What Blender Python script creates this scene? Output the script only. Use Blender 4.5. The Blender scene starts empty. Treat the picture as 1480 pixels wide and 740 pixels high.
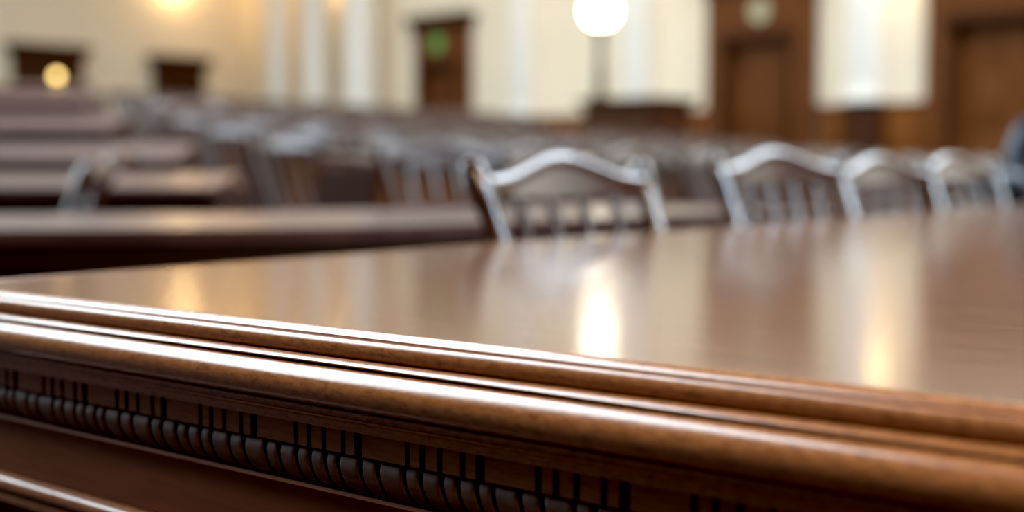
import bpy, bmesh, math, random
from mathutils import Vector, Matrix
random.seed(7)
PI = math.pi
scene = bpy.context.scene
COL = scene.collection

# ------------------------------------------------------------------ camera model
FPX, CX, CY, HOR = 1825.0, 740.0, 370.0, 245.0
CAM_Z = 0.87
PITCH = math.atan((CY - HOR) / FPX)
RIGHT = Vector((1, 0, 0))
FWD = Vector((0, math.cos(PITCH), -math.sin(PITCH)))
UP = Vector((0, math.sin(PITCH), math.cos(PITCH)))


def at(px, py, Y):
    d = FWD + RIGHT * ((px - CX) / FPX) - UP * ((py - CY) / FPX)
    d = d * (Y / d.y)
    return Vector((d.x, d.y, CAM_Z + d.z))


def on_z(px, py, z):
    d = FWD + RIGHT * ((px - CX) / FPX) - UP * ((py - CY) / FPX)
    d = d * ((z - CAM_Z) / d.z)
    return Vector((d.x, d.y, z))


# ------------------------------------------------------------------ materials
def new_mat(name):
    m = bpy.data.materials.new(name)
    m.use_nodes = True
    nt = m.node_tree
    b = nt.nodes['Principled BSDF']
    return m, nt, b


def wood(name, dark, light, rough=0.3, stretch=(1.5, 22, 22), coat=0.0, coat_rough=0.1,
         ior=1.5, bump=0.02, speck=0.25, scale=4.0, rough_var=0.06):
    m, nt, b = new_mat(name)
    N, L = nt.nodes, nt.links
    tc = N.new('ShaderNodeTexCoord')
    mp = N.new('ShaderNodeMapping')
    mp.inputs['Scale'].default_value = stretch
    L.new(tc.outputs['Object'], mp.inputs['Vector'])
    n1 = N.new('ShaderNodeTexNoise')
    n1.inputs['Scale'].default_value = scale
    n1.inputs['Detail'].default_value = 6
    n1.inputs['Roughness'].default_value = 0.6
    n1.inputs['Distortion'].default_value = 0.6
    L.new(mp.outputs['Vector'], n1.inputs['Vector'])
    n2 = N.new('ShaderNodeTexNoise')
    n2.inputs['Scale'].default_value = scale * 14
    n2.inputs['Detail'].default_value = 3
    L.new(mp.outputs['Vector'], n2.inputs['Vector'])
    mx = N.new('ShaderNodeMath')
    mx.operation = 'MULTIPLY_ADD'
    L.new(n2.outputs['Fac'], mx.inputs[0])
    mx.inputs[1].default_value = speck
    L.new(n1.outputs['Fac'], mx.inputs[2])
    r = N.new('ShaderNodeValToRGB')
    r.color_ramp.elements[0].position = 0.36 + speck * 0.4
    r.color_ramp.elements[0].color = (*dark, 1)
    r.color_ramp.elements[1].position = 0.66 + speck * 0.6
    r.color_ramp.elements[1].color = (*light, 1)
    L.new(mx.outputs[0], r.inputs['Fac'])
    L.new(r.outputs['Color'], b.inputs['Base Color'])
    rv = N.new('ShaderNodeMath')
    rv.operation = 'MULTIPLY_ADD'
    L.new(n2.outputs['Fac'], rv.inputs[0])
    rv.inputs[1].default_value = rough_var
    rv.inputs[2].default_value = rough - rough_var * 0.5
    L.new(rv.outputs[0], b.inputs['Roughness'])
    b.inputs['IOR'].default_value = ior
    b.inputs['Coat Weight'].default_value = coat
    b.inputs['Coat Roughness'].default_value = coat_rough
    if bump > 0:
        bp = N.new('ShaderNodeBump')
        bp.inputs['Strength'].default_value = bump
        bp.inputs['Distance'].default_value = 0.01
        L.new(n2.outputs['Fac'], bp.inputs['Height'])
        L.new(bp.outputs['Normal'], b.inputs['Normal'])
    return m


def paint(name, c, rough=0.7, var=0.06, scale=2.0, spec=0.3):
    m, nt, b = new_mat(name)
    N, L = nt.nodes, nt.links
    tc = N.new('ShaderNodeTexCoord')
    n = N.new('ShaderNodeTexNoise')
    n.inputs['Scale'].default_value = scale
    n.inputs['Detail'].default_value = 4
    L.new(tc.outputs['Object'], n.inputs['Vector'])
    r = N.new('ShaderNodeValToRGB')
    r.color_ramp.elements[0].position = 0.3
    r.color_ramp.elements[1].position = 0.7
    r.color_ramp.elements[0].color = tuple(v * (1 - var) for v in c) + (1,)
    r.color_ramp.elements[1].color = tuple(min(1, v * (1 + var)) for v in c) + (1,)
    L.new(n.outputs['Fac'], r.inputs['Fac'])
    L.new(r.outputs['Color'], b.inputs['Base Color'])
    b.inputs['Roughness'].default_value = rough
    b.inputs['Specular IOR Level'].default_value = spec
    return m


def glow(name, c, strength):
    m, nt, b = new_mat(name)
    b.inputs['Base Color'].default_value = (*c, 1)
    b.inputs['Emission Color'].default_value = (*c, 1)
    b.inputs['Emission Strength'].default_value = strength
    b.inputs['Roughness'].default_value = 0.4
    return m


M = {}
M['top'] = wood('polished_table_top', (0.10, 0.034, 0.014), (0.21, 0.078, 0.032), rough=0.19, stretch=(2, 26, 26),
                coat=0.42, coat_rough=0.11, ior=1.52, bump=0.010, speck=0.35, scale=3.0)
M['mould'] = wood('polished_moulding', (0.17, 0.056, 0.016), (0.42, 0.175, 0.065), rough=0.22, stretch=(22, 60, 60),
                  coat=0.6, coat_rough=0.12, ior=1.6, bump=0.05, speck=0.8, scale=5.0)
M['mould_side'] = wood('polished_moulding_side', (0.17, 0.056, 0.016), (0.42, 0.175, 0.065), rough=0.22,
                       stretch=(60, 14, 60), coat=0.5, coat_rough=0.1, ior=1.55, bump=0.035, speck=0.5, scale=5.0)
M['frieze'] = wood('satin_frieze', (0.19, 0.068, 0.032), (0.30, 0.115, 0.056), rough=0.45, stretch=(8, 8, 50),
                   bump=0.02, scale=5.0)
M['carved'] = wood('carved_bead', (0.055, 0.022, 0.014), (0.12, 0.052, 0.034), rough=0.5, ior=1.35, stretch=(10, 40, 40),
                   bump=0.03, scale=5.0)
_nt = M['carved'].node_tree                       # the cut depth stored on the mesh paints shade into the carved grooves
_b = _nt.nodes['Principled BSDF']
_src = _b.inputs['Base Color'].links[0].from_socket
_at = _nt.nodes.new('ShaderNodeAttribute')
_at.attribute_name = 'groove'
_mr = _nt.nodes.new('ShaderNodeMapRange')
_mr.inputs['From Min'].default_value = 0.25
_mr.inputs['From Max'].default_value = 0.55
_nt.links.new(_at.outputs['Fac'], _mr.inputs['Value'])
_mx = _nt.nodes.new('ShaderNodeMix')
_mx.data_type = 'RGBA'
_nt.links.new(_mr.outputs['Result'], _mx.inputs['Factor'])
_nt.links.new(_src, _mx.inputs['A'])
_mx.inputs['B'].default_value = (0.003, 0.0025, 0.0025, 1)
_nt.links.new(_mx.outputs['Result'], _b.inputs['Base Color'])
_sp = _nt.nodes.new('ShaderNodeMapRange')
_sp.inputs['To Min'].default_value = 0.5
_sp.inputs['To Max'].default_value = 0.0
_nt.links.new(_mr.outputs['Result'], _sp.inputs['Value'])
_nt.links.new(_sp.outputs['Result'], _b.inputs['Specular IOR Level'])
M['apron'] = wood('apron_panel', (0.17, 0.056, 0.026), (0.25, 0.088, 0.042), rough=0.5, ior=1.4, stretch=(2, 2, 14), bump=0.01, scale=4.0)
M['slot'] = paint('slot_painted_shade', (0.004, 0.003, 0.003), rough=0.8, spec=0.1)  # near-black colour stands in for the shade inside the dentil slots
M['chair'] = wood('chair_wood', (0.032, 0.010, 0.006), (0.07, 0.023, 0.013), rough=0.2, stretch=(6, 6, 6),
                  coat=0.9, coat_rough=0.11, ior=1.6, bump=0.0, scale=4.0)
M['chair_far'] = wood('dull_chair_wood', (0.030, 0.010, 0.006), (0.07, 0.025, 0.015), rough=0.26, stretch=(6, 6, 6),
                      coat=0.4, coat_rough=0.12, ior=1.45, bump=0.0, scale=4.0)  # chair wood with less gloss, to mute highlights in the far rows
M['desk'] = wood('desk_wood', (0.03, 0.012, 0.008), (0.06, 0.025, 0.017), rough=0.3, stretch=(2, 12, 12),
                 coat=0.6, coat_rough=0.2, ior=1.6, bump=0.0, scale=3.0)
M['desk_top'] = wood('desk_top_wood', (0.055, 0.025, 0.024), (0.10, 0.047, 0.045), rough=0.3, stretch=(2, 12, 12),
                     coat=0.4, coat_rough=0.25, ior=1.5, bump=0.0, scale=3.0)
M['desk_dark'] = wood('desk_front_wood', (0.010, 0.004, 0.003), (0.02, 0.008, 0.005), rough=0.5, ior=1.3, stretch=(2, 2, 9), bump=0.0, scale=3.0)
M['door'] = wood('door_wood', (0.085, 0.027, 0.007), (0.145, 0.048, 0.012), rough=0.55, ior=1.18, stretch=(6, 6, 1), bump=0.0, scale=2.0)
M['door_dark'] = wood('door_dark_wood', (0.04, 0.0125, 0.0045), (0.065, 0.021, 0.0075), rough=0.55, ior=1.18, stretch=(6, 6, 1), bump=0.0, scale=2.0)
M['wainscot'] = wood('wainscot_wood', (0.13, 0.042, 0.008), (0.20, 0.066, 0.013), rough=0.55, ior=1.18, stretch=(4, 4, 1), bump=0.0, scale=2.0)
M['cream'] = paint('cream_wall_paint', (0.80, 0.69, 0.53), rough=0.8, var=0.03, scale=0.7)
M['white'] = paint('white_plaster', (0.82, 0.78, 0.72), rough=0.6, var=0.02)
M['ceiling'] = paint('ceiling_paint', (0.55, 0.5, 0.42), rough=0.9)
M['carpet'] = paint('dark_carpet', (0.03, 0.013, 0.010), rough=0.95, var=0.25, scale=30)
M['navy'] = paint('navy_leather', (0.010, 0.022, 0.040), rough=0.38, var=0.2, scale=20, spec=0.6)
M['black'] = paint('black_plastic', (0.01, 0.01, 0.012), rough=0.4)
M['brass'] = paint('aged_bronze', (0.055, 0.048, 0.03), rough=0.45)
M['globe'] = glow('lit_opal_globe', (1.0, 0.90, 0.72), 14)
M['bulb'] = glow('lit_yellow_bulb', (1.0, 0.66, 0.20), 5.0)
M['green'] = glow('green_sign_face', (0.10, 0.30, 0.05), 0.2)
M['clock'] = paint('clock_face_ivory', (0.42, 0.38, 0.22), rough=0.5)

# ------------------------------------------------------------------ mesh helpers


class MB:
    def __init__(self):
        self.bm = bmesh.new()

    def _mi(self, faces, mi):
        if mi:
            for f in faces:
                f.material_index = mi

    def box(self, a, b, mi=0, bevel=0.0, mat=None):
        a, b = Vector(a), Vector(b)
        lo = Vector(map(min, a, b))
        hi = Vector(map(max, a, b))
        r = bmesh.ops.create_cube(self.bm, size=1.0)
        vs = r['verts']
        for v in vs:
            v.co = Vector([(lo[i] + hi[i]) / 2 + v.co[i] * (hi[i] - lo[i]) for i in range(3)])
        fs = list({f for v in vs for f in v.link_faces})
        self._mi(fs, mi)
        if bevel:
            es = list({e for v in vs for e in v.link_edges})
            rr = bmesh.ops.bevel(self.bm, geom=es, offset=bevel, segments=2, affect='EDGES', profile=0.5)
            vs = list({v for f in rr['faces'] for v in f.verts} | {v for v in vs if v.is_valid})
            for f in rr['faces']:
                f.material_index = mi
        if mat is not None:
            for v in vs:
                v.co = mat @ v.co
        return vs

    def tube(self, pts, radii, n=10, mi=0, squash=None, cap=True):
        """round tube along pts; squash=(sx, sy) scales the section"""
        pts = [Vector(p) for p in pts]
        if not hasattr(radii, '__len__'):
            radii = [radii] * len(pts)
        rings = []
        ref = None
        for i, p in enumerate(pts):
            if i == 0:
                t = pts[1] - pts[0]
            elif i == len(pts) - 1:
                t = pts[-1] - pts[-2]
            else:
                t = pts[i + 1] - pts[i - 1]
            t.normalize()
            if ref is None:
                ref = Vector((1, 0, 0)) if abs(t.x) < 0.8 else Vector((0, 1, 0))
            u = (ref - t * ref.dot(t)).normalized()
            v = t.cross(u)
            ref = u
            sx, sy = squash or (1, 1)
            ring = [self.bm.verts.new(p + u * (math.cos(2 * PI * k / n) * radii[i] * sx) + v * (math.sin(2 * PI * k / n) * radii[i] * sy)) for k in range(n)]
            rings.append(ring)
        fs = []
        for a, b in zip(rings, rings[1:]):
            for k in range(n):
                fs.append(self.bm.faces.new((a[k], a[(k + 1) % n], b[(k + 1) % n], b[k])))
        if cap:
            fs.append(self.bm.faces.new(list(reversed(rings[0]))))
            fs.append(self.bm.faces.new(rings[-1]))
        self._mi(fs, mi)
        return [v for r in rings for v in r]

    def lathe(self, prof, c=(0, 0, 0), n=24, mi=0):
        c = Vector(c)
        rings = []
        for r, z in prof:
            rings.append([self.bm.verts.new(c + Vector((r * math.cos(2 * PI * k / n), r * math.sin(2 * PI * k / n), z))) for k in range(n)])
        fs = []
        for a, b in zip(rings, rings[1:]):
            for k in range(n):
                fs.append(self.bm.faces.new((a[k], a[(k + 1) % n], b[(k + 1) % n], b[k])))
        fs.append(self.bm.faces.new(list(reversed(rings[0]))))
        fs.append(self.bm.faces.new(rings[-1]))
        self._mi(fs, mi)

    def prism(self, poly, z0, z1, mi=0):
        a = [self.bm.verts.new((p[0], p[1], z0)) for p in poly]
        b = [self.bm.verts.new((p[0], p[1], z1)) for p in poly]
        n = len(poly)
        fs = [self.bm.faces.new(list(reversed(a))), self.bm.faces.new(b)]
        for k in range(n):
            fs.append(self.bm.faces.new((a[k], a[(k + 1) % n], b[(k + 1) % n], b[k])))
        self._mi(fs, mi)

    def loft(self, secs, mi=0, caps=True):
        """closed sections (lists of points) joined in order"""
        rings = [[self.bm.verts.new(Vector(p)) for p in s] for s in secs]
        n = len(rings[0])
        fs = []
        for a, b in zip(rings, rings[1:]):
            for k in range(n):
                fs.append(self.bm.faces.new((a[k], a[(k + 1) % n], b[(k + 1) % n], b[k])))
        if caps:
            fs.append(self.bm.faces.new(list(reversed(rings[0]))))
            fs.append(self.bm.faces.new(rings[-1]))
        self._mi(fs, mi)
        return [v for r in rings for v in r]

    def xf(self, mat):
        bmesh.ops.transform(self.bm, matrix=mat, verts=self.bm.verts)

    def build(self, name, mats, parent=None, smooth=True):
        bmesh.ops.recalc_face_normals(self.bm, faces=self.bm.faces)
        me = bpy.data.meshes.new(name)
        self.bm.to_mesh(me)
        self.bm.free()
        for m in (mats if isinstance(mats, (list, tuple)) else [mats]):
            me.materials.append(m)
        if smooth:
            me.shade_smooth()
            me.set_sharp_from_angle(angle=math.radians(38))
        o = bpy.data.objects.new(name, me)
        COL.objects.link(o)
        o.parent = parent
        return o


def thing(name, label, cat, loc=(0, 0, 0), rz=0.0, group=None):
    o = bpy.data.objects.new(name, None)
    o.empty_display_size = 0.1
    COL.objects.link(o)
    o.location = loc
    o.rotation_euler = (0, 0, rz)
    o['label'] = label
    o['category'] = cat
    if group:
        o['group'] = group
    return o


def struct(name, loc=(0, 0, 0), rz=0.0):
    o = bpy.data.objects.new(name, None)
    COL.objects.link(o)
    o.location = loc
    o.rotation_euler = (0, 0, rz)
    o['kind'] = 'structure'
    return o


def skin(o):
    o['kind'] = 'structure'
    return o


def dup(root, loc, rz, label, group=None):
    r = root.copy()
    COL.objects.link(r)
    r.location = loc
    r.rotation_euler = (0, 0, rz)
    r['label'] = label
    if group:
        r['group'] = group
    for ch in list(root.children):
        c = ch.copy()
        COL.objects.link(c)
        c.parent = r
        for g in ch.children:
            d = g.copy()
            COL.objects.link(d)
            d.parent = c
    return r


ORD = ['first', 'second', 'third', 'fourth', 'fifth', 'sixth', 'seventh', 'eighth', 'ninth', 'tenth', 'eleventh',
       'twelfth', 'thirteenth', 'fourteenth', 'fifteenth', 'sixteenth', 'seventeenth', 'eighteenth']

# ------------------------------------------------------------------ room frames
Q = math.sqrt(0.5)
K = Vector((-7.36, 34.0, 0))                 # corner where the two far walls meet
WB = Vector((Q, -Q, 0))                      # along the back wall
WL = Vector((-Q, -Q, 0))                     # along the left wall, towards the camera
RB, RL = -PI / 4, math.radians(225)
BACK_Z = 1.0


def s_back(px):
    c = (px - CX) / FPX
    return (c * K.y - K.x) / (Q * (1 + c))


def s_left(px):
    c = (px - CX) / FPX
    return ((K.x - K.y * c) / (1 - c)) / Q


CEIL = 9.5
m = MB(); m.box((-0.3, 0, 0), (36, 0.3, CEIL))
w = skin(m.build('wall_back', M['cream'])); w.location = K; w.rotation_euler.z = RB
m = MB(); m.box((0, -0.3, 0), (34, 0, CEIL))
w = skin(m.build('wall_left', M['cream'])); w.location = K; w.rotation_euler.z = RL
m = MB(); m.box((0, 0, 0), (34, 0.3, CEIL))
w = skin(m.build('wall_right', M['door_dark'])); w.location = K + WB * 36; w.rotation_euler.z = RL
m = MB(); m.box((-0.3, -0.3, 0), (36.3, 0, CEIL))
w = skin(m.build('wall_rear', M['door_dark'])); w.location = K + WL * 34; w.rotation_euler.z = RB
m = MB(); m.box((-0.3, -34.3, -0.3), (36.3, 0.3, 0))
w = skin(m.build('floor', M['carpet'])); w.location = K; w.rotation_euler.z = RB
m = MB(); m.box((-0.3, -34.3, CEIL), (36.3, 0.3, CEIL + 0.3))
w = skin(m.build('ceiling', M['ceiling'])); w.location = K; w.rotation_euler.z = RB

# wainscot of the back wall with a cap rail
m = MB()
holes = sorted([(s_back(646) - 0.9, s_back(646) + 0.9), (s_back(1101) - 1.13, s_back(1101) + 1.13), (s_back(1466) - 1.43, s_back(1466) + 1.43)]
               + [(s_back(px) - 0.33, s_back(px) + 0.33) for px in (762, 926, 1251)])
x0 = 0.01
for h0, h1 in holes + [(35.98, 36)]:
    m.box((x0, -0.06, 0), (h0, -0.002, 1.88))
    m.box((x0, -0.11, 1.8805), (h0, -0.002, 1.96), bevel=0.012)
    x = x0 + 0.12
    while x + 0.4 < h0:
        m.box((x, -0.085, BACK_Z + 0.2), (min(x + 0.9, h0 - 0.1), -0.0605, 1.78), bevel=0.012)
        x += 1.02
    x0 = h1
w = skin(m.build('trim_1', M['wainscot'])); w.location = K; w.rotation_euler.z = RB

# tall white pilasters and round columns on the back wall
for i, px in enumerate((762, 926, 1251)):
    s = s_back(px)
    m = MB()
    m.box((s - 0.27, -0.26, 1.97), (s + 0.27, -0.002, 8.6))
    for k in range(4):
        m.box((s - 0.21 + k * 0.115, -0.275, 2.3), (s - 0.135 + k * 0.115, -0.255, 8.2), bevel=0.006)
    m.box((s - 0.30, -0.31, 1.97), (s + 0.30, -0.002, 2.1), bevel=0.02)
    m.box((s - 0.325, -0.20, 0), (s + 0.325, -0.002, 1.9695), mi=1)
    m.box((s - 0.42, -0.40, 8.6), (s + 0.42, -0.002, CEIL), bevel=0.02)
    w = skin(m.build('trim_%d' % (i + 2), [M['white'], M['door_dark']])); w.location = K; w.rotation_euler.z = RB
for i, (px, rad, off) in enumerate(((406, 0.27, 0.64), (459, 0.32, 0.64), (523, 0.37, 0.64))):
    s = s_back(px) - off * 0.0
    # centre stands off the wall; solve along the ray so it lands on the pixel column
    c = (px - CX) / FPX
    nrm = Vector((-Q, -Q, 0))
    base = K + nrm * off
    s = (c * base.y - base.x) / (Q * (1 + c))
    ctr = base + WB * s
    m = MB()
    n = 40
    prof = [(rad * 1.35, 0), (rad * 1.35, BACK_Z + 0.25), (rad * 1.2, BACK_Z + 0.32), (rad * 1.02, BACK_Z + 0.40), (rad, BACK_Z + 0.55),
            (rad, 4.0), (rad * 0.9, 8.4), (rad * 1.05, 8.5), (rad * 1.3, 8.9), (rad * 1.35, CEIL - 0.005)]
    m.lathe(prof, n=n)
    w = skin(m.build('column', M['white'])); w.location = ctr


# ------------------------------------------------------------------ doors
def door(idx, frame, s, width, opening, top, sign=None):
    """wooden door case; frame 'B' back wall (inward = -y) or 'L' left wall (inward = +y)"""
    d = struct('door_%d' % idx, K + (WB if frame == 'B' else WL) * s, RB if frame == 'B' else RL)
    e = -1 if frame == 'B' else 1
    z0 = BACK_Z if sign is None else sign
    head = 3.11 if frame == 'B' else 2.9
    y = lambda v: e * v

    m = MB()
    hw, ho = width / 2, opening / 2
    m.box((-hw, y(0.003), z0), (-ho, y(0.22), top - 0.35))
    m.box((ho, y(0.003), z0), (hw, y(0.22), top - 0.35))
    m.box((-ho, y(0.003), head), (ho, y(0.22), top - 0.35))
    for sx in (-1, 1):
        xx = sx * (hw + ho) / 2
        m.box((xx - 0.10, y(0.22), z0 + 0.3), (xx + 0.10, y(0.25), head - 0.1), bevel=0.01)
    m.box((-ho - 0.05, y(0.22), head + 0.12), (ho + 0.05, y(0.245), top - 0.45), bevel=0.01)
    m.build('door_case', M['door'] if frame == 'B' else M['door_dark'], d)
    m = MB()
    m.box((-hw - 0.04, y(0.003), top - 0.35), (hw + 0.04, y(0.28), top - 0.24), bevel=0.01)
    secs = []
    for (ov, dp, zz) in ((0.05, 0.29, top - 0.24), (0.10, 0.34, top - 0.16), (0.17, 0.40, top - 0.08), (0.18, 0.42, top)):
        secs.append([(-hw - ov, y(0.003), zz), (hw + ov, y(0.003), zz), (hw + ov, y(dp), zz), (-hw - ov, y(dp), zz)])
    m.loft(secs)
    m.build('door_cornice', M['door_dark'], d)
    m = MB()
    m.box((-ho - 0.06, y(0.22), z0), (-ho + 0.02, y(0.29), head + 0.08))
    m.box((ho - 0.02, y(0.22), z0), (ho + 0.06, y(0.29), head + 0.08))
    m.box((-ho - 0.12, y(0.22), head - 0.03), (ho + 0.12, y(0.33), head + 0.13), bevel=0.01)
    m.build('door_frame', M['door_dark'], d)
    m = MB()
    m.box((-ho, y(0.003), z0), (ho, y(0.06), head))
    for sx in (-1, 1):
        for (a, b) in ((0.25, 0.95), (1.1, 1.9)):
            m.box((sx * ho * 0.5 - ho * 0.33, y(0.06), z0 + a), (sx * ho * 0.5 + ho * 0.33, y(0.085), z0 + b), bevel=0.012)
    leaf = m.build('door_leaf', M['door'], d)
    m = MB()
    m.tube([(0.09 * 1, y(0.06), z0 + 1.02), (0.09, y(0.12), z0 + 1.02)], 0.02)
    m.tube([(0.09, y(0.12), z0 + 0.97), (0.09, y(0.12), z0 + 1.12)], 0.012)
    m.build('door_handle', M['brass'], leaf)
    return d


d1s, d3s, d4s = s_back(646), s_back(1101), s_back(1466)
door(1, 'B', d1s, 1.66, 1.05, 4.25)
door(2, 'B', d3s, 2.15, 1.25, 4.3, 0.422)
door(3, 'B', d4s, 2.75, 1.85, 4.3, 0.422)
door(4, 'L', (s_left(10) + s_left(130)) / 2, abs(s_left(20) - s_left(118)), 0.95, 3.82)
door(5, 'L', (s_left(210) + s_left(305)) / 2, abs(s_left(222) - s_left(292)), 0.8, 3.76)

# round green sign and pale clock above two of the doors
t = thing('door_sign', 'round green sign fixed over the dark doorway between the white columns', 'sign', K + WB * d1s + Vector((-Q, -Q, 0)) * 0.25 + Vector((0, 0, 3.62)), RB)
m = MB(); m.lathe([(0.19, 0), (0.20, 0.01), (0.20, 0.03), (0.19, 0.04)], n=32); m.xf(Matrix.Rotation(PI / 2, 4, 'X')); m.build('sign_face', M['green'], t)
m = MB()
m.tube([(0.21 * math.cos(a), -0.03, 0.21 * math.sin(a)) for a in [2 * PI * k / 32 for k in range(33)]], 0.018, cap=False)
m.build('rim', M['door_dark'], t)
t = thing('wall_clock', 'round pale clock fixed on the tall wooden door case behind the globe lamp', 'clock', K + WB * s_back(1107) + Vector((-Q, -Q, 0)) * 0.25 + Vector((0, 0, 3.60)), RB)
m = MB(); m.lathe([(0.19, 0), (0.20, 0.01), (0.20, 0.03), (0.19, 0.04)], n=32); m.xf(Matrix.Rotation(PI / 2, 4, 'X')); m.build('clock_face', M['clock'], t)
m = MB()
m.tube([(0.21 * math.cos(a), -0.03, 0.21 * math.sin(a)) for a in [2 * PI * k / 32 for k in range(33)]], 0.018, cap=False)
m.build('rim', M['brass'], t)
for (a, l) in ((2.0, 0.10), (0.6, 0.15)):
    m = MB(); m.tube([(0, -0.047, 0), (l * math.cos(a), -0.047, l * math.sin(a))], 0.006, n=6); m.build('clock_hand', M['black'], t)

# ------------------------------------------------------------------ stepped floor
AX0, AY0, ASL = -1.1, 4.6, -0.41           # aisle line: X = AX0 + ASL (Y - AY0)
NP = Vector((-0.783, 0.622, 0)).normalized()     # away from the camera across the slanted rows
ROWD = Vector((0.622, 0.783, 0)).normalized()    # along the slanted rows
TABF = Vector((0.783, -0.622, 0)).normalized()


def aisle_x(Y):
    return AX0 + ASL * (Y - AY0)


def clip(poly, a, b, c):
    out = []
    for i, p in enumerate(poly):
        q = poly[(i + 1) % len(poly)]
        dp, dq = a * p[0] + b * p[1] - c, a * q[0] + b * q[1] - c
        if dp >= 0:
            out.append(p)
        if dp * dq < 0:
            f = dp / (dp - dq)
            out.append((p[0] + (q[0] - p[0]) * f, p[1] + (q[1] - p[1]) * f))
    return out


def room_poly():
    e = 0.01
    A = K + WB * e + WL * e
    return [tuple(v.xy) for v in (A, K + WB * 35.9, K + WB * 35.9 + WL * 33.9, K + WL * 33.9)]


def lrow(Y, d, y0, y1, px):
    return (Y, at(0, y0, Y).z, Y + d, at(0, y1, Y + d).z, px)


LEFT_ROWS = [  # front edge Y, z front lip, back edge Y, z back, right end px
    lrow(4.60, 0.42, 271, 250, 312),
    lrow(6.50, 0.44, 230, 207, 256),
    lrow(8.80, 0.46, 186, 166, 160),
    lrow(11.2, 0.46, 149, 135, 128),
    lrow(13.7, 0.46, 127, 121, 112),
]
LEFT_FLOOR = [0.05, 0.165, 0.385, 0.66, 0.88]
RIGHT_ROWS = [  # perpendicular distance of the chairs, floor height, right limit px
    (3.02, 0.07, 1500),
    (4.85, 0.16, 1480),
    (6.60, 0.28, 1470),
    (8.35, 0.42, 1440),
    (10.1, 0.64, 765),
    (11.85, 0.82, 770),
    (13.6, 0.94, 775),
]
for (yf, a, b, c, d), fz in zip(LEFT_ROWS, LEFT_FLOOR):
    p = clip(room_poly(), 0, 1, yf - 0.12)
    p = clip(p, -1, ASL, -(AX0 + 0.15) + ASL * AY0)
    m = MB(); m.prism(p, 0.001, fz)
    skin(m.build('floor', M['carpet']))
p = clip(room_poly(), 0, 1, 15.6)
p = clip(p, -1, ASL, -(AX0 + 0.15) + ASL * AY0)
m = MB(); m.prism(p, 0.001, BACK_Z); skin(m.build('floor', M['carpet']))
for i, (pd, fz, lim) in enumerate(RIGHT_ROWS):
    front = pd - (0.30 if i == 0 else 0.95)
    p = clip(room_poly(), NP.x, NP.y, front)
    p = clip(p, 1, -ASL, AX0 + 0.155 - ASL * AY0)
    if lim < 1000:     # upper tiers stop left of the lamp pedestal
        c = (815 - CX) / FPX
        p = clip(p, -1, c, 0)
    m = MB(); m.prism(p, 0.001, fz)
    skin(m.build('floor', M['carpet']))

# ------------------------------------------------------------------ the long foreground table
TC = on_z(-120, 409, 0.75) + TABF * 0.036 + ROWD * 0.011
TW, TL, TZ = 1.9, 4.75, 0.75
table = thing('long_table', 'long polished mahogany table with moulded edge and carved bead, nearest the camera', 'table',
              (TC.x, TC.y, 0), math.atan2(TABF.y, TABF.x))
O = 0.014


def arc(cu, cz, ru, rz, a0, a1, n):
    return [(cu + ru * math.cos(math.radians(a0 + (a1 - a0) * k / n)), cz + rz * math.sin(math.radians(a0 + (a1 - a0) * k / n))) for k in range(n + 1)]


prof = [(-14.5, -2), (-14, 0.0)]
prof += [(-13.2, 0.55), (-12.2, 0.75), (-11, 0.55), (-8.6, -0.35), (-6.0, -1.45), (-4.2, -2.4), (-3.5, -3.1), (-3.4, -4.2), (-3.5, -7.2), (-2.3, -7.6)]
prof += arc(1.7, -11.2, 5.2, 6.8, 140, -84, 18) + [(0.4, -18.6), (-0.4, -20.0), (2.0, -20.4)]
prof += [(7.6, -18.2), (10.4, -19.3), (13.0, -20.5), (14.2, -21.2), (14.3, -22.0), (9.0, -22.9), (7.6, -23.8), (8.6, -24.8)]
prof += arc(12.5, -38.8, 16, 14.4, 104, -94, 26)
prof += [(8.6, -53.2), (8.6, -54.6), (13.4, -55.0), (14.0, -55.6), (14.0, -58.2), (13.2, -58.8), (10.4, -59.2), (10.4, -61.0), (11.6, -61.2)]
prof += arc(14.5, -70.5, 8.5, 8.5, 115, 178, 6)[0:] + [(5.6, -72.0), (0.0, -72.2)]
prof = [(u * 1e-3 + O, z * 1e-3) for u, z in prof]


def place_side(k, sal, off):
    """table-local xy of a point at distance sal along side k, off outward"""
    if k == 0: return (sal, -off)
    if k == 1: return (TW + off, sal)
    if k == 2: return (TW - sal, TL + off)
    return (-off, TL - sal)


def side_len(k):
    return TW if k in (0, 2) else TL


def sweep(prof, k, closed=False):
    m = MB()
    Ls = side_len(k)
    a = [m.bm.verts.new((*place_side(k, -u, u), TZ + z)) for u, z in prof]
    b = [m.bm.verts.new((*place_side(k, Ls + u, u), TZ + z)) for u, z in prof]
    n = len(prof)
    for i in range(n if closed else n - 1):
        j = (i + 1) % n
        m.bm.faces.new((a[i], b[i], b[j], a[j]))
    return m


m = MB()
m.box((0, 0, TZ - 0.03), (TW, TL, TZ))
m.build('table_top', M['top'], table, smooth=False)
for k in range(4):
    sweep(prof, k).build('edge_moulding', M['mould'] if k % 2 == 0 else M['mould_side'], table)

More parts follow.
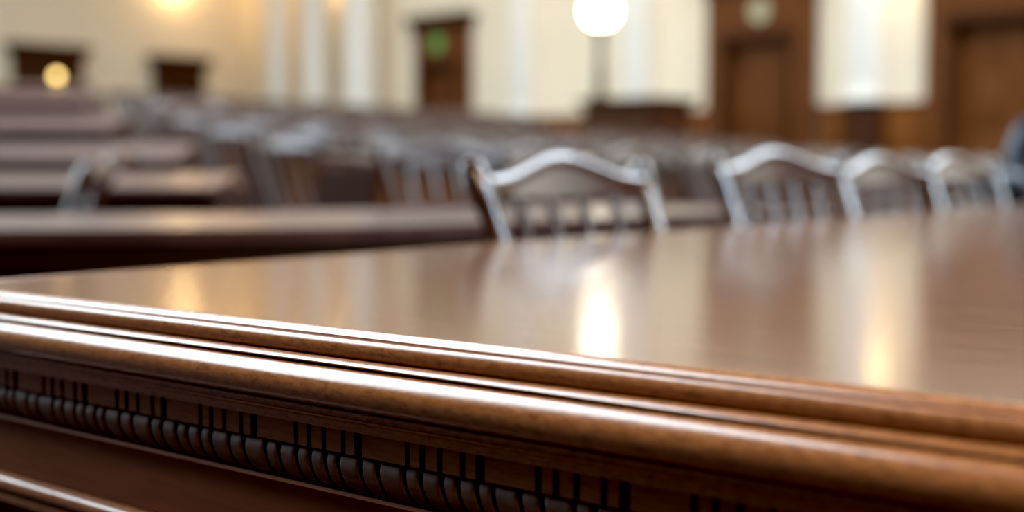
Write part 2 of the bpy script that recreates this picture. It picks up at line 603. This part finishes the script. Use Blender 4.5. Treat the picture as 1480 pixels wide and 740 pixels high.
# dentil frieze: blocks parted by slots with their shade painted in
GAPS = [14.5, 16.0, 21.0, 17.0, 48.0]
WID = [5.2, 4.6, 4.6, 7.6, 4.8]
for k in range(4):
    m = MB()
    Ls = side_len(k)

    def bx(s0, s1, o0, o1, z0, z1, mi):
        p, q = place_side(k, s0, o0), place_side(k, s1, o1)
        vs = m.box((p[0], p[1], TZ + z0), (q[0], q[1], TZ + z1), mi=mi)
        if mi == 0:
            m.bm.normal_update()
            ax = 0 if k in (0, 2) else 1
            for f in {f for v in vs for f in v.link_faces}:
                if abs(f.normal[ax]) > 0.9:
                    f.material_index = 1  # block sides take the painted slot shade too
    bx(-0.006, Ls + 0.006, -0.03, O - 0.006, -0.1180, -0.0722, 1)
    s, i = -0.008 + 0.006, 1
    while s < Ls:
        g, wd = GAPS[i % 5] * 1e-3, WID[i % 5] * 1e-3
        e = min(s + g - wd, Ls + 0.012)
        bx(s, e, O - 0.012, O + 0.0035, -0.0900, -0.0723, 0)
        s += g
        i += 1
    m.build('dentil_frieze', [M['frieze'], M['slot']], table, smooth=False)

# carved bead with slanting comma cuts
RG = [17, 14, 23, 18, 26, 16, 20, 15]
for k in range(4):
    m = MB()
    Ls = side_len(k)
    step = 0.0008 if k == 0 else 0.004
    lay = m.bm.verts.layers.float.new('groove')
    cuts, s, i = [], -0.02, 0
    while s < Ls + 0.03:
        cuts.append(s); s += RG[i % len(RG)] * 1e-3; i += 1
    ns = int(Ls / step)
    nq = 20 if k == 0 else 10
    grid = []
    ci = 0
    for a in range(ns + 1):
        sal = Ls * a / ns
        row = []
        while ci + 1 < len(cuts) and cuts[ci + 1] < sal - 0.03:
            ci += 1
        for b in range(nq + 1):
            q = b / nq
            ang = math.radians(88 - 176 * q)
            depth = 0.0
            for c in cuts[ci:ci + 6]:
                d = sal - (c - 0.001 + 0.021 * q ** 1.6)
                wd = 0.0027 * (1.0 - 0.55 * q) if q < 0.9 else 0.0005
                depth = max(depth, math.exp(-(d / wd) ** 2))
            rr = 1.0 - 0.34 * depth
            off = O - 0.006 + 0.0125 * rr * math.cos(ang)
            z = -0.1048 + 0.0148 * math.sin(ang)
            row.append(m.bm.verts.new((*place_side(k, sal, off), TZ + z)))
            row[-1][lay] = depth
        grid.append(row)
    for a in range(ns):
        for b in range(nq):
            m.bm.faces.new((grid[a][b], grid[a + 1][b], grid[a + 1][b + 1], grid[a][b + 1]))
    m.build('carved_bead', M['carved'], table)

pan = [(O - 0.006, -0.1190), (O + 0.001, -0.1196), (O + 0.002, -0.1222), (O - 0.001, -0.1236), (O - 0.0065, -0.1255), (O - 0.0065, -0.178), (O - 0.03, -0.178), (O - 0.03, -0.1190)]
bead = arc(O - 0.004, -0.187, 0.012, 0.008, 100, -90, 10) + [(O + 0.004, -0.197), (O + 0.004, -0.204), (O - 0.03, -0.204), (O - 0.03, -0.179)]
for k in range(4):
    sweep(pan, k, True).build('apron_panel', M['apron'], table)
    sweep(bead, k, True).build('apron_bead', M['mould'] if k % 2 == 0 else M['mould_side'], table)
for lx in (0.14, TW - 0.14):
    for ly in (0.14, 1.93, TL - 0.14):
        m = MB()
        m.box((lx - 0.05, ly - 0.05, 0.44), (lx + 0.05, ly + 0.05, TZ - 0.03), bevel=0.004)
        m.lathe([(0.03, 0), (0.034, 0.03), (0.026, 0.06), (0.032, 0.12), (0.042, 0.36), (0.048, 0.41), (0.036, 0.425), (0.044, 0.4395)], c=(lx, ly, 0), n=16)
        m.build('leg', M['frieze'], table)

# ------------------------------------------------------------------ arched chair
CWID = 0.53
REC = math.radians(22)
SEAT_Z = 0.45
BACK_Y = -0.20


def rec(m):
    m.xf(Matrix.Translation((0, BACK_Y, SEAT_Z)) @ Matrix.Rotation(REC, 4, 'X'))


BL = 0.451      # length of the reclined back at its ends
RISE = 0.052


def bow(x):
    return -0.014 * (1 - (x / (CWID / 2)) ** 2)


def make_chair(label, mat):
    t = thing('arched_chair', label, 'chair')
    hw = CWID / 2
    # crest rail: board with an arched, rolled top
    m = MB()
    secs = []
    NS = 26
    x0 = hw - 0.012
    for i in range(NS + 1):
        x = -x0 + 2 * x0 * i / NS
        top = BL - 0.010 + RISE * 0.5 * (1 + math.cos(PI * x / x0))
        r = 0.0185
        y0 = bow(x)
        sec = [(x, y0 - 0.009, BL - 0.052), (x, y0 + 0.009, BL - 0.052)]
        sec += [(x, y0 + 0.010, top - 2 * r)]
        for kk in range(11):
            a = math.radians(-55 + 290 * kk / 10)
            sec.append((x, y0 + 0.002 + r * math.cos(a) * 1.05, top - r + r * math.sin(a)))
        sec += [(x, y0 - 0.010, top - 2 * r)]
        secs.append(sec)
    m.loft(secs)
    rec(m)
    m.build('crest_rail', mat, t)
    # back posts run on down as the rear legs, rounded ears on top
    for sx in (-1, 1):
        m = MB()
        pts, rad = [], []
        for (zz, rr, ox) in ((0.0, 0.017, -0.012), (0.12, 0.017, -0.010), (0.26, 0.018, -0.006), (0.36, 0.020, 0.0), (BL - 0.06, 0.0225, 0.004), (BL - 0.02, 0.0245, 0.008), (BL + 0.004, 0.0235, 0.011), (BL + 0.017, 0.017, 0.012), (BL + 0.022, 0.007, 0.012)):
            pts.append((sx * (hw + ox), 0, zz)); rad.append(rr)
        m.tube(pts, rad, n=14)
        rec(m)
        m.tube([(sx * (hw - 0.012), BACK_Y, SEAT_Z + 0.004), (sx * (hw - 0.01), BACK_Y - 0.005, 0.3), (sx * (hw + 0.0), BACK_Y - 0.05, 0.0)], [0.018, 0.018, 0.014], n=12)
        m.build('back_post', mat, t)
    # flat slats
    for i in range(4):
        x = (i - 1.5) * 0.104
        m = MB()
        m.tube([(x * 0.9, -0.026, 0.0), (x * 0.95, -0.034, 0.15), (x, bow(x) - 0.016, 0.29), (x, bow(x), BL - 0.046)], [0.013, 0.0125, 0.0125, 0.013], n=12, squash=(1.0, 0.75))
        rec(m)
        m.build('slat', mat, t)
    # saddle seat
    m = MB()
    secs = []
    for (dz, inset) in ((-0.038, 0.03), (-0.028, 0.008), (-0.012, 0.0), (-0.002, 0.008), (0.0, 0.02)):
        ring = []
        for k in range(36):
            a = 2 * PI * k / 36
            ca, sa = math.cos(a), math.sin(a)
            ex = 0.55
            rx, ry = hw + 0.005 - inset, 0.235 - inset
            ring.append((math.copysign(abs(ca) ** ex, ca) * rx * (1.0 + 0.04 * sa), math.copysign(abs(sa) ** ex, sa) * ry + 0.01, SEAT_Z + dz))
        secs.append(ring)
    m.loft(secs)
    m.build('seat', mat, t)
    for sx in (-1, 1):
        m = MB()
        m.tube([(sx * 0.20, 0.185, SEAT_Z - 0.03), (sx * 0.21, 0.20, 0.30), (sx * 0.215, 0.205, 0.24), (sx * 0.23, 0.225, 0.0)], [0.021, 0.024, 0.018, 0.014], n=12)
        m.build('leg', mat, t)
        m = MB()
        m.tube([(sx * 0.222, 0.212, 0.17), (sx * 0.24, 0.0, 0.18), (sx * (hw - 0.004), BACK_Y - 0.022, 0.17)], [0.009, 0.012, 0.009], n=10)
        m.build('stretcher', mat, t)
    return t


TOP_OFF = BACK_Y - math.sin(REC) * (BL + 0.0)      # y of the crest in chair coordinates
RZ_ROW = math.atan2(TABF.y, TABF.x) - PI / 2        # chair +y looks along TABF


def chair_at(px, k, fz=0.0):
    """position of a chair of a slanted row whose crest shows in pixel column px"""
    Y = k / (2195.0 - px)
    X = (px - CX) / FPX * Y
    return Vector((X, Y, fz)) - TABF * TOP_OFF


labels = ['wooden chair with arched crest and four slats, nearest the corner of the long table',
          'wooden chair with white-lit arched crest, second along the long table from its near corner',
          'slatted wooden chair, third along the long table, close beside the fourth',
          'slatted wooden chair, fourth along the long table, beside the dark blue padded armchair']
KT = 3420
CH0 = make_chair(labels[0], M['chair'])
CH0['group'] = 'chairs along the long table'
CH0.location = chair_at(815, KT); CH0.rotation_euler.z = RZ_ROW
for px, lb, turn, zs in zip((1124, 1272, 1377), labels[1:], (-8, -8, -7), (1.024, 1.012, 1.022)):
    q = chair_at(px, KT + 135) + TABF * TOP_OFF                      # crest stays put, the chair turns about it
    rz = RZ_ROW + math.radians(turn)
    c_ = dup(CH0, q - Vector((-math.sin(rz), math.cos(rz), 0)) * TOP_OFF, rz, lb, 'chairs along the long table')
    c_.scale = (1, 1, zs)                                      # seat heights differ by a centimetre or two

# ------------------------------------------------------------------ dark blue padded armchair at the right end
t = thing('padded_armchair', 'dark blue padded armchair beyond the far end of the long table', 'chair', ((1566 - CX) / FPX * 5.5, 5.5, 0), math.radians(176))


def pad(cx, cy, cz, sx, sy, sz, ex=0.5, rot=0.0):
    m = MB()
    nu, nv = 28, 14
    secs = []
    for j in range(nv + 1):
        ph = -PI / 2 + PI * (j + 0.02) / (nv + 0.04)
        cp, sp = math.cos(ph), math.sin(ph)
        r = []
        for i in range(nu):
            a = 2 * PI * i / nu
            ca, sa = math.cos(a), math.sin(a)
            f = lambda v: math.copysign(abs(v) ** ex, v)
            r.append((f(cp) * f(ca) * sx, f(cp) * f(sa) * sy, f(sp) * sz))
        secs.append(r)
    m.loft(secs)
    m.xf(Matrix.Translation((cx, cy, cz)) @ Matrix.Rotation(rot, 4, 'X'))
    return m


pad(0, 0.02, 0.46, 0.27, 0.26, 0.06).build('seat', M['navy'], t)
pad(0, -0.30, 0.83, 0.25, 0.075, 0.32, 0.8, math.radians(14)).build('backrest', M['navy'], t)
for sx in (-1, 1):
    pad(sx * 0.36, -0.02, 0.80, 0.075, 0.25, 0.07, 0.6).build('armrest', M['navy'], t)
    m = MB(); m.tube([(sx * 0.36, 0.1, 0.74), (sx * 0.31, 0.08, 0.5), (sx * 0.2, 0.02, 0.41)], 0.018, n=10); m.build('arm_support', M['black'], t)
m = MB()
m.tube([(0, 0, 0.42), (0, 0, 0.1)], 0.028, n=14)
m.build('pillar', M['black'], t)
m = MB()
for k in range(5):
    a = 2 * PI * k / 5 + 0.3
    m.tube([(0, 0, 0.11), (0.28 * math.cos(a), 0.28 * math.sin(a), 0.065)], [0.024, 0.015], n=8)
sb = m.build('star_base', M['black'], t)
for k in range(5):
    a = 2 * PI * k / 5 + 0.3
    m = MB()
    m.tube([(0.28 * math.cos(a) - 0.02, 0.28 * math.sin(a), 0.028), (0.28 * math.cos(a) + 0.02, 0.28 * math.sin(a), 0.028)], 0.027, n=14)
    m.build('caster', M['black'], sb)

# ------------------------------------------------------------------ first desk: long and bent
front_px = [(-260, 334.5), (-120, 333.6), (0, 332.5), (170, 331.5), (340, 330.5), (500, 328.5), (600, 326), (680, 322), (800, 317.5), (930, 313.6), (1050, 310), (1150, 306.6), (1235, 303.5)]
F = [on_z(x, y, 0.75) for x, y in front_px]
nr = []
for i in range(len(F)):
    a, b = F[max(0, i - 1)], F[min(len(F) - 1, i + 1)]
    d = (b - a).normalized()
    nr.append(Vector((-d.y, d.x, 0)))
for _ in range(3):
    nr = [(nr[max(0, i - 1)] + nr[i] + nr[min(len(nr) - 1, i + 1)]).normalized() for i in range(len(nr))]


def strip(m, o0, o1, z0, z1, mi=0, e0=0.0, lo=0, hi=None):
    secs = []
    for p, n in list(zip(F, nr))[lo:hi]:
        a, b = p + n * o0, p + n * o1
        secs.append([(a.x, a.y, z0), (b.x, b.y, z0), (b.x, b.y, z1), (a.x, a.y, z1)])
    m.loft(secs, mi=mi)


t = thing('long_desk', 'long bent dark desk with pale sheen on top, behind the long table chairs', 'desk')
# empty stays at the floor under the desk
base = F[5].copy(); base.z = 0
t.location = base
inv = Matrix.Translation(-base)


def bdesk(m, name, mat):
    m.xf(inv)
    return m.build(name, mat, t)


m = MB(); strip(m, 0.0, 0.98, 0.722, 0.75); bdesk(m, 'desk_top', M['desk_top'])
m = MB(); strip(m, 0.05, 0.08, 0.0, 0.7215); bdesk(m, 'front_panel', M['desk_dark'])
m = MB(); strip(m, 0.012, 0.05, 0.66, 0.7215); bdesk(m, 'front_rail', M['desk_dark'])
m = MB(); strip(m, 0.0805, 0.62, 0.40, 0.42); bdesk(m, 'shelf', M['desk_dark'])
for sl in ((0, 2), (-2, None)):
    m = MB()
    lo, hi = (0, 1) if sl[0] == 0 else (len(F) - 1, len(F))
    p, n = F[lo], nr[lo]
    d = Vector((n.y, -n.x, 0)) * (0.04 if sl[0] == 0 else -0.04)
    a, b = p + n * 0.08, p + n * 0.92
    m.prism([(a.x, a.y), (b.x, b.y), (b.x + d.x, b.y + d.y), (a.x + d.x, a.y + d.y)], 0.0, 0.7215)
    bdesk(m, 'end_panel', M['desk_dark'])

# ------------------------------------------------------------------ left block: long sloping desks on steps
LNAME = ['lowest', 'second', 'third', 'fourth', 'topmost']
LLAB = ['long sloping dark desk left of the aisle, lowest row, just above the bent desk',
        'long sloping dark desk left of the aisle, second row up from the bent desk',
        'long sloping dark desk left of the aisle, third row up from the bent desk',
        'long sloping dark desk left of the aisle, fourth row up from the bent desk',
        'long sloping dark desk left of the aisle, topmost row, below the yellow bulb']
for i, ((yf, zf, yb, zb, pxr), fz) in enumerate(zip(LEFT_ROWS, LEFT_FLOOR)):
    xr = (pxr - CX) / FPX * yf
    xl = (-90 - CX) / FPX * yb - 0.2
    if i >= 3:
        xl = (-40 - CX) / FPX * yb - 0.2
    t = thing('bench_desk', LLAB[i], 'desk', ((xl + xr) / 2, yf, fz), 0, 'sloping desks left of the aisle')
    h = (xr - xl) / 2
    d = yb - yf
    zf, zb = zf - fz, zb - fz
    m = MB()
    m.loft([[(sx * h, 0, zf - 0.035), (sx * h, d, zb - 0.035), (sx * h, d, zb), (sx * h, 0, zf)] for sx in (-1, 1)])
    m.box((-h, d + 0.0005, zb - 0.035), (h, d + (0.18 if i == 4 else 0.06), zb), bevel=0.004)
    m.build('sloping_top', M['desk_top'], t)
    m = MB()
    m.box((-h + 0.03, 0.10, 0), (h - 0.03, 0.14, zf + 0.015 - 0.035 + 0.0))
    fp = m.build('front_panel', M['desk_dark'], t)
    x = -h + 0.1
    while x < h - 0.5:
        m = MB()
        m.box((x, 0.075, 0.12), (x + 0.62, 0.0995, zf - 0.12), bevel=0.006)
        m.build('raised_panel', M['desk_dark'], fp)
        x += 0.72
    for sx in (-1, 1):
        m = MB()
        xx = sx * (h - 0.015)
        m.loft([[(xx - 0.015, 0.03, 0), (xx - 0.015, d + 0.1, 0), (xx - 0.015, d + 0.1, zb - 0.038), (xx - 0.015, 0.03, zf - 0.03)],
                [(xx + 0.015, 0.03, 0), (xx + 0.015, d + 0.1, 0), (xx + 0.015, d + 0.1, zb - 0.038), (xx + 0.015, 0.03, zf - 0.03)]])
        m.build('end_panel', M['desk'], t)
for j, (px, Y, fz, lb) in enumerate(((66, 5.75, LEFT_FLOOR[0], 'wooden chair turned sideways behind the lowest sloping desk, pale glint on top'),
                                     (-22, 4.20, 0.0, 'wooden chair cut by the picture edge, between bent desk and lowest sloping desk'))):
    dup(CH0, ((px - CX) / FPX * Y, Y, fz), math.radians(94 if j == 0 else 100), lb, 'chairs among the sloping desks')

# ------------------------------------------------------------------ right block: desks and chairs in slanted rows
desk0 = None
DL = 1.30


def make_desk(label):
    t = thing('member_desk', label, 'desk')
    h = DL / 2
    m = MB()
    m.loft([[(sx * h, -0.24, 0.752), (sx * h, 0.24, 0.715), (sx * h, 0.24, 0.745), (sx * h, -0.24, 0.782)] for sx in (-1, 1)])
    m.build('desk_top', M['desk_top'], t)
    m = MB(); m.box((-h + 0.018, 0.17, 0), (h - 0.018, 0.20, 0.712)); m.build('front_panel', M['door'], t)
    for sx in (-1, 1):
        m = MB(); m.box((sx * (h - 0.008) - 0.008, -0.20, 0), (sx * (h - 0.008) + 0.008, 0.169, 0.712)); m.build('end_panel', M['desk'], t)
    return t


ROWLAB = ['row just behind the bent desk', 'second slanted row behind the bent desk', 'third slanted row behind the bent desk',
          'fourth slanted row behind the bent desk', 'fifth slanted row behind the bent desk', 'sixth slanted row behind the bent desk',
          'topmost slanted row below the doors']
SP = 0.675
CH1 = None
for i, (pd, fz, lim) in enumerate(RIGHT_ROWS):
    k = pd * 2336.0
    # left start at the aisle: solve along the row
    t0 = None
    s = -5.0
    while True:
        p = NP * pd + ROWD * s
        if p.x > aisle_x(p.y) + 0.75 and p.y > 3.4:
            break
        s += 0.02
    ymax = k / (2195.0 - lim)
    ymax = min(ymax, {0: 9.4, 1: 12.2, 2: 14.2, 3: 16.5}.get(i, 99))
    n = 0
    s0 = s
    if i == 0:        # the first chair behind the bent desk stands clear of the aisle
        while True:
            p = NP * pd + ROWD * s0
            if CX + FPX * p.x / p.y > 488:
                break
            s0 += 0.01
    while True:
        p = NP * pd + ROWD * (s0 + n * SP)
        if p.y > ymax:
            break
        q = p - TABF * TOP_OFF
        jit = random.uniform(-0.05, 0.05)
        sh = random.uniform(-0.06, 0.04)
        if i == 0 and n == 0:
            jit, sh = -0.2, 0.0
        q = q + TABF * sh
        lb = 'arched wooden chair, %s from the aisle in the %s' % (ORD[n], ROWLAB[i])
        if CH1 is None:
            CH1 = make_chair(lb, M['chair_far']); CH1['group'] = 'chairs in the ' + ROWLAB[i]
            CH1.location = (q.x, q.y, fz); CH1.rotation_euler.z = RZ_ROW + jit
        else:
            dup(CH1, (q.x, q.y, fz), RZ_ROW + jit, lb, 'chairs in the ' + ROWLAB[i])
        n += 1
    if i == 0:
        continue
    dn = 0
    while (dn * 2 + 1) < n:
        p = NP * (pd - 0.66) + ROWD * (s0 + (dn * 2 + 0.5) * SP)
        lb = 'dark wooden desk, %s from the aisle in the %s' % (ORD[dn], ROWLAB[i])
        if desk0 is None:
            desk0 = make_desk(lb); desk0['group'] = 'desks in the ' + ROWLAB[i]
            desk0.location = (p.x, p.y, fz); desk0.rotation_euler.z = RZ_ROW
        else:
            dup(desk0, (p.x, p.y, fz), RZ_ROW, lb, 'desks in the ' + ROWLAB[i])
        dn += 1

# ------------------------------------------------------------------ lamp pedestal and lamps
PED = at(946, 139, 18.0)
PF = 0.42
t = thing('lamp_pedestal', 'dark wooden pedestal box with overhanging cornice carrying the globe lamp', 'pedestal', (PED.x, PED.y, PF), PI / 4)
ph = PED.z - PF
A_, B_ = 0.98, 1.46     # local x to the right-back, local y to the left-back
m = MB()
m.box((0.06, 0.06, 0), (A_ - 0.06, B_ - 0.06, ph - 0.16))
m.box((0.02, 0.02, 0), (A_ - 0.02, B_ - 0.02, 0.14), bevel=0.01)
m.build('body', M['door_dark'], t)
m = MB()
m.loft([[(o, o, z), (A_ - o, o, z), (A_ - o, B_ - o, z), (o, B_ - o, z)] for o, z in ((0.06, ph - 0.1595), (0.03, ph - 0.12), (0.0, ph - 0.07), (-0.02, ph - 0.03), (-0.02, ph))])
m.build('cornice', M['door_dark'], t)
for side in (0, 1):
    m = MB()
    if side == 0:
        m.box((0.04, 0.20, 0.25), (0.0595, B_ - 0.20, ph - 0.3), bevel=0.006)
    else:
        m.box((0.20, 0.04, 0.25), (A_ - 0.20, 0.0595, ph - 0.3), bevel=0.006)
    m.build('panel', M['door_dark'], t)
LP = at(867, 140, 19.1)
LZ = PED.z
t = thing('globe_lamp', 'bright round globe lamp on a bronze post above the dark pedestal', 'lamp', (LP.x, LP.y, LZ + 0.001))
gz = at(865, 15, 19.1).z - LZ
m = MB(); m.lathe([(0.16, 0), (0.16, 0.04), (0.10, 0.08), (0.07, 0.16)], n=24); m.build('base', M['brass'], t)
m = MB(); m.lathe([(0.065, 0.16), (0.075, 0.3), (0.085, 0.42), (0.06, 0.46), (0.06, gz - 0.34), (0.11, gz - 0.28), (0.12, gz - 0.24)], n=20); m.build('post', M['brass'], t)
m = MB(); m.lathe([(0.25 * math.sin(max(0.03, a)), gz - 0.25 * math.cos(max(0.03, a))) for a in [PI * k / 18 * 0.995 for k in range(19)]], n=32)
m.build('globe', M['globe'], t)

yb = 13.7
BP = at(82, 110, 13.95)
LR = LEFT_ROWS[4]
tz = LR[1] + (LR[3] - LR[1]) * (13.95 - LR[0]) / (LR[2] - LR[0])
BP2 = at(82, 110, 14.255)
tz = LR[3] + 0.001
t = thing('bulb_lamp', 'small lamp with round yellow bulb on the topmost sloping desk', 'lamp', (BP2.x, BP2.y, tz))
gz2 = BP2.z - tz
m = MB(); m.lathe([(0.05, 0), (0.05, 0.012), (0.015, 0.02), (0.012, max(0.03, gz2 - 0.04))], n=16); m.build('base', M['brass'], t)
m = MB(); m.lathe([(0.047 * math.sin(max(0.05, a)), gz2 - 0.047 * math.cos(max(0.05, a))) for a in [PI * k / 12 * 0.99 for k in range(13)]], n=20)
m.build('bulb', M['bulb'], t)

# ------------------------------------------------------------------ light


def area(name, loc, target, sx, sy, power, color):
    l = bpy.data.lights.new(name, 'AREA')
    l.shape = 'RECTANGLE'
    l.size, l.size_y = sx, sy
    l.energy = power
    l.color = color
    o = bpy.data.objects.new(name, l)
    COL.objects.link(o)
    o.location = loc
    d = Vector(target) - Vector(loc)
    o.rotation_euler = d.to_track_quat('-Z', 'Y').to_euler()
    return o


def point(name, loc, power, color, r=0.15):
    l = bpy.data.lights.new(name, 'POINT')
    l.energy = power
    l.color = color
    l.shadow_soft_size = r
    o = bpy.data.objects.new(name, l)
    COL.objects.link(o)
    o.location = loc
    return o


area('skylight_light', (-8.5, 8.0, 9.3), (-8.5, 8.0, 0), 13, 11, 4300, (0.76, 0.91, 1.0))
area('left_window_light', (-21.0, 19.6, 6.4), (-20.3, 18.9, 6.4), 14, 5, 2800, (0.70, 0.90, 1.0))
chair_lamp = area('added_chair_light', (8.55, -0.75, 4.9), (0.9, 3.1, 0.75), 4.6, 2.4, 50, (0.62, 0.82, 1.0))  # added lamp, not a window; its narrow beam lights the table chairs alone
chair_lamp.data.spread = math.radians(24)
area('skylight_right_light', (10, 9.5, 9.3), (10, 9.5, 0), 11, 10, 3400, (0.74, 0.87, 1.0))
area('added_far_light', (-4, 20, 9.3), (-4, 20, 0), 8, 8, 170, (1.0, 0.86, 0.80))  # added pinkish fill that warms the far rows, not a roof opening
area('wall_wash_light', (6, 14, 9.0), (5, 24, 3.5), 8, 2, 330, (1.0, 0.93, 0.80))
area('wall_wash_light', (-2, 20, 9.0), (-1, 29, 3.5), 8, 2, 340, (1.0, 0.93, 0.80))
area('added_warm_light', (1.35, -0.9, 3.0), (0.2, 0.8, 0.7), 1.4, 1.4, 85, (1.0, 0.74, 0.48))  # added warm fill for the table moulding; no lamp is known here
for px, py, pw in ((490, -30, 45), (1288, -30, 10), (430, -60, 14)):
    s = s_back(px)
    p = K + WB * s + Vector((-Q, -Q, 0)) * 0.35
    z = at(px, py, p.y).z
    point('sconce_light', (p.x, p.y, z), pw, (1.0, 0.68, 0.32))
for px, py, pw in ((255, -30, 70), (330, -90, 25)):
    s = s_left(px)
    p = K + WL * s + Vector((Q, -Q, 0)) * 0.35
    z = at(px, py, p.y).z
    point('sconce_light', (p.x, p.y, z), pw, (1.0, 0.68, 0.32))

wd = bpy.data.worlds.new('World')
scene.world = wd
wd.use_nodes = True
wd.node_tree.nodes['Background'].inputs['Color'].default_value = (0.5, 0.55, 0.62, 1)
wd.node_tree.nodes['Background'].inputs['Strength'].default_value = 0.3

# ------------------------------------------------------------------ camera
cam = bpy.data.cameras.new('camera')
co = bpy.data.objects.new('camera', cam)
COL.objects.link(co)
co.location = (0, 0, CAM_Z)
co.rotation_euler = (PI / 2 - PITCH, 0, 0)
cam.sensor_width = 36.0
cam.sensor_fit = 'HORIZONTAL'
cam.lens = 36.0 * FPX / 1480.0
cam.clip_start = 0.02
cam.clip_end = 200
cam.dof.use_dof = True
cam.dof.focus_distance = 0.93
cam.dof.aperture_fstop = 2.3
scene.camera = co

scene.view_settings.view_transform = 'Standard'
scene.view_settings.look = 'None'
scene.view_settings.exposure = 0.08
scene.view_settings.use_curve_mapping = True
scene.view_settings.curve_mapping.black_level = (0.004, 0.004, 0.004)
scene.view_settings.curve_mapping.update()
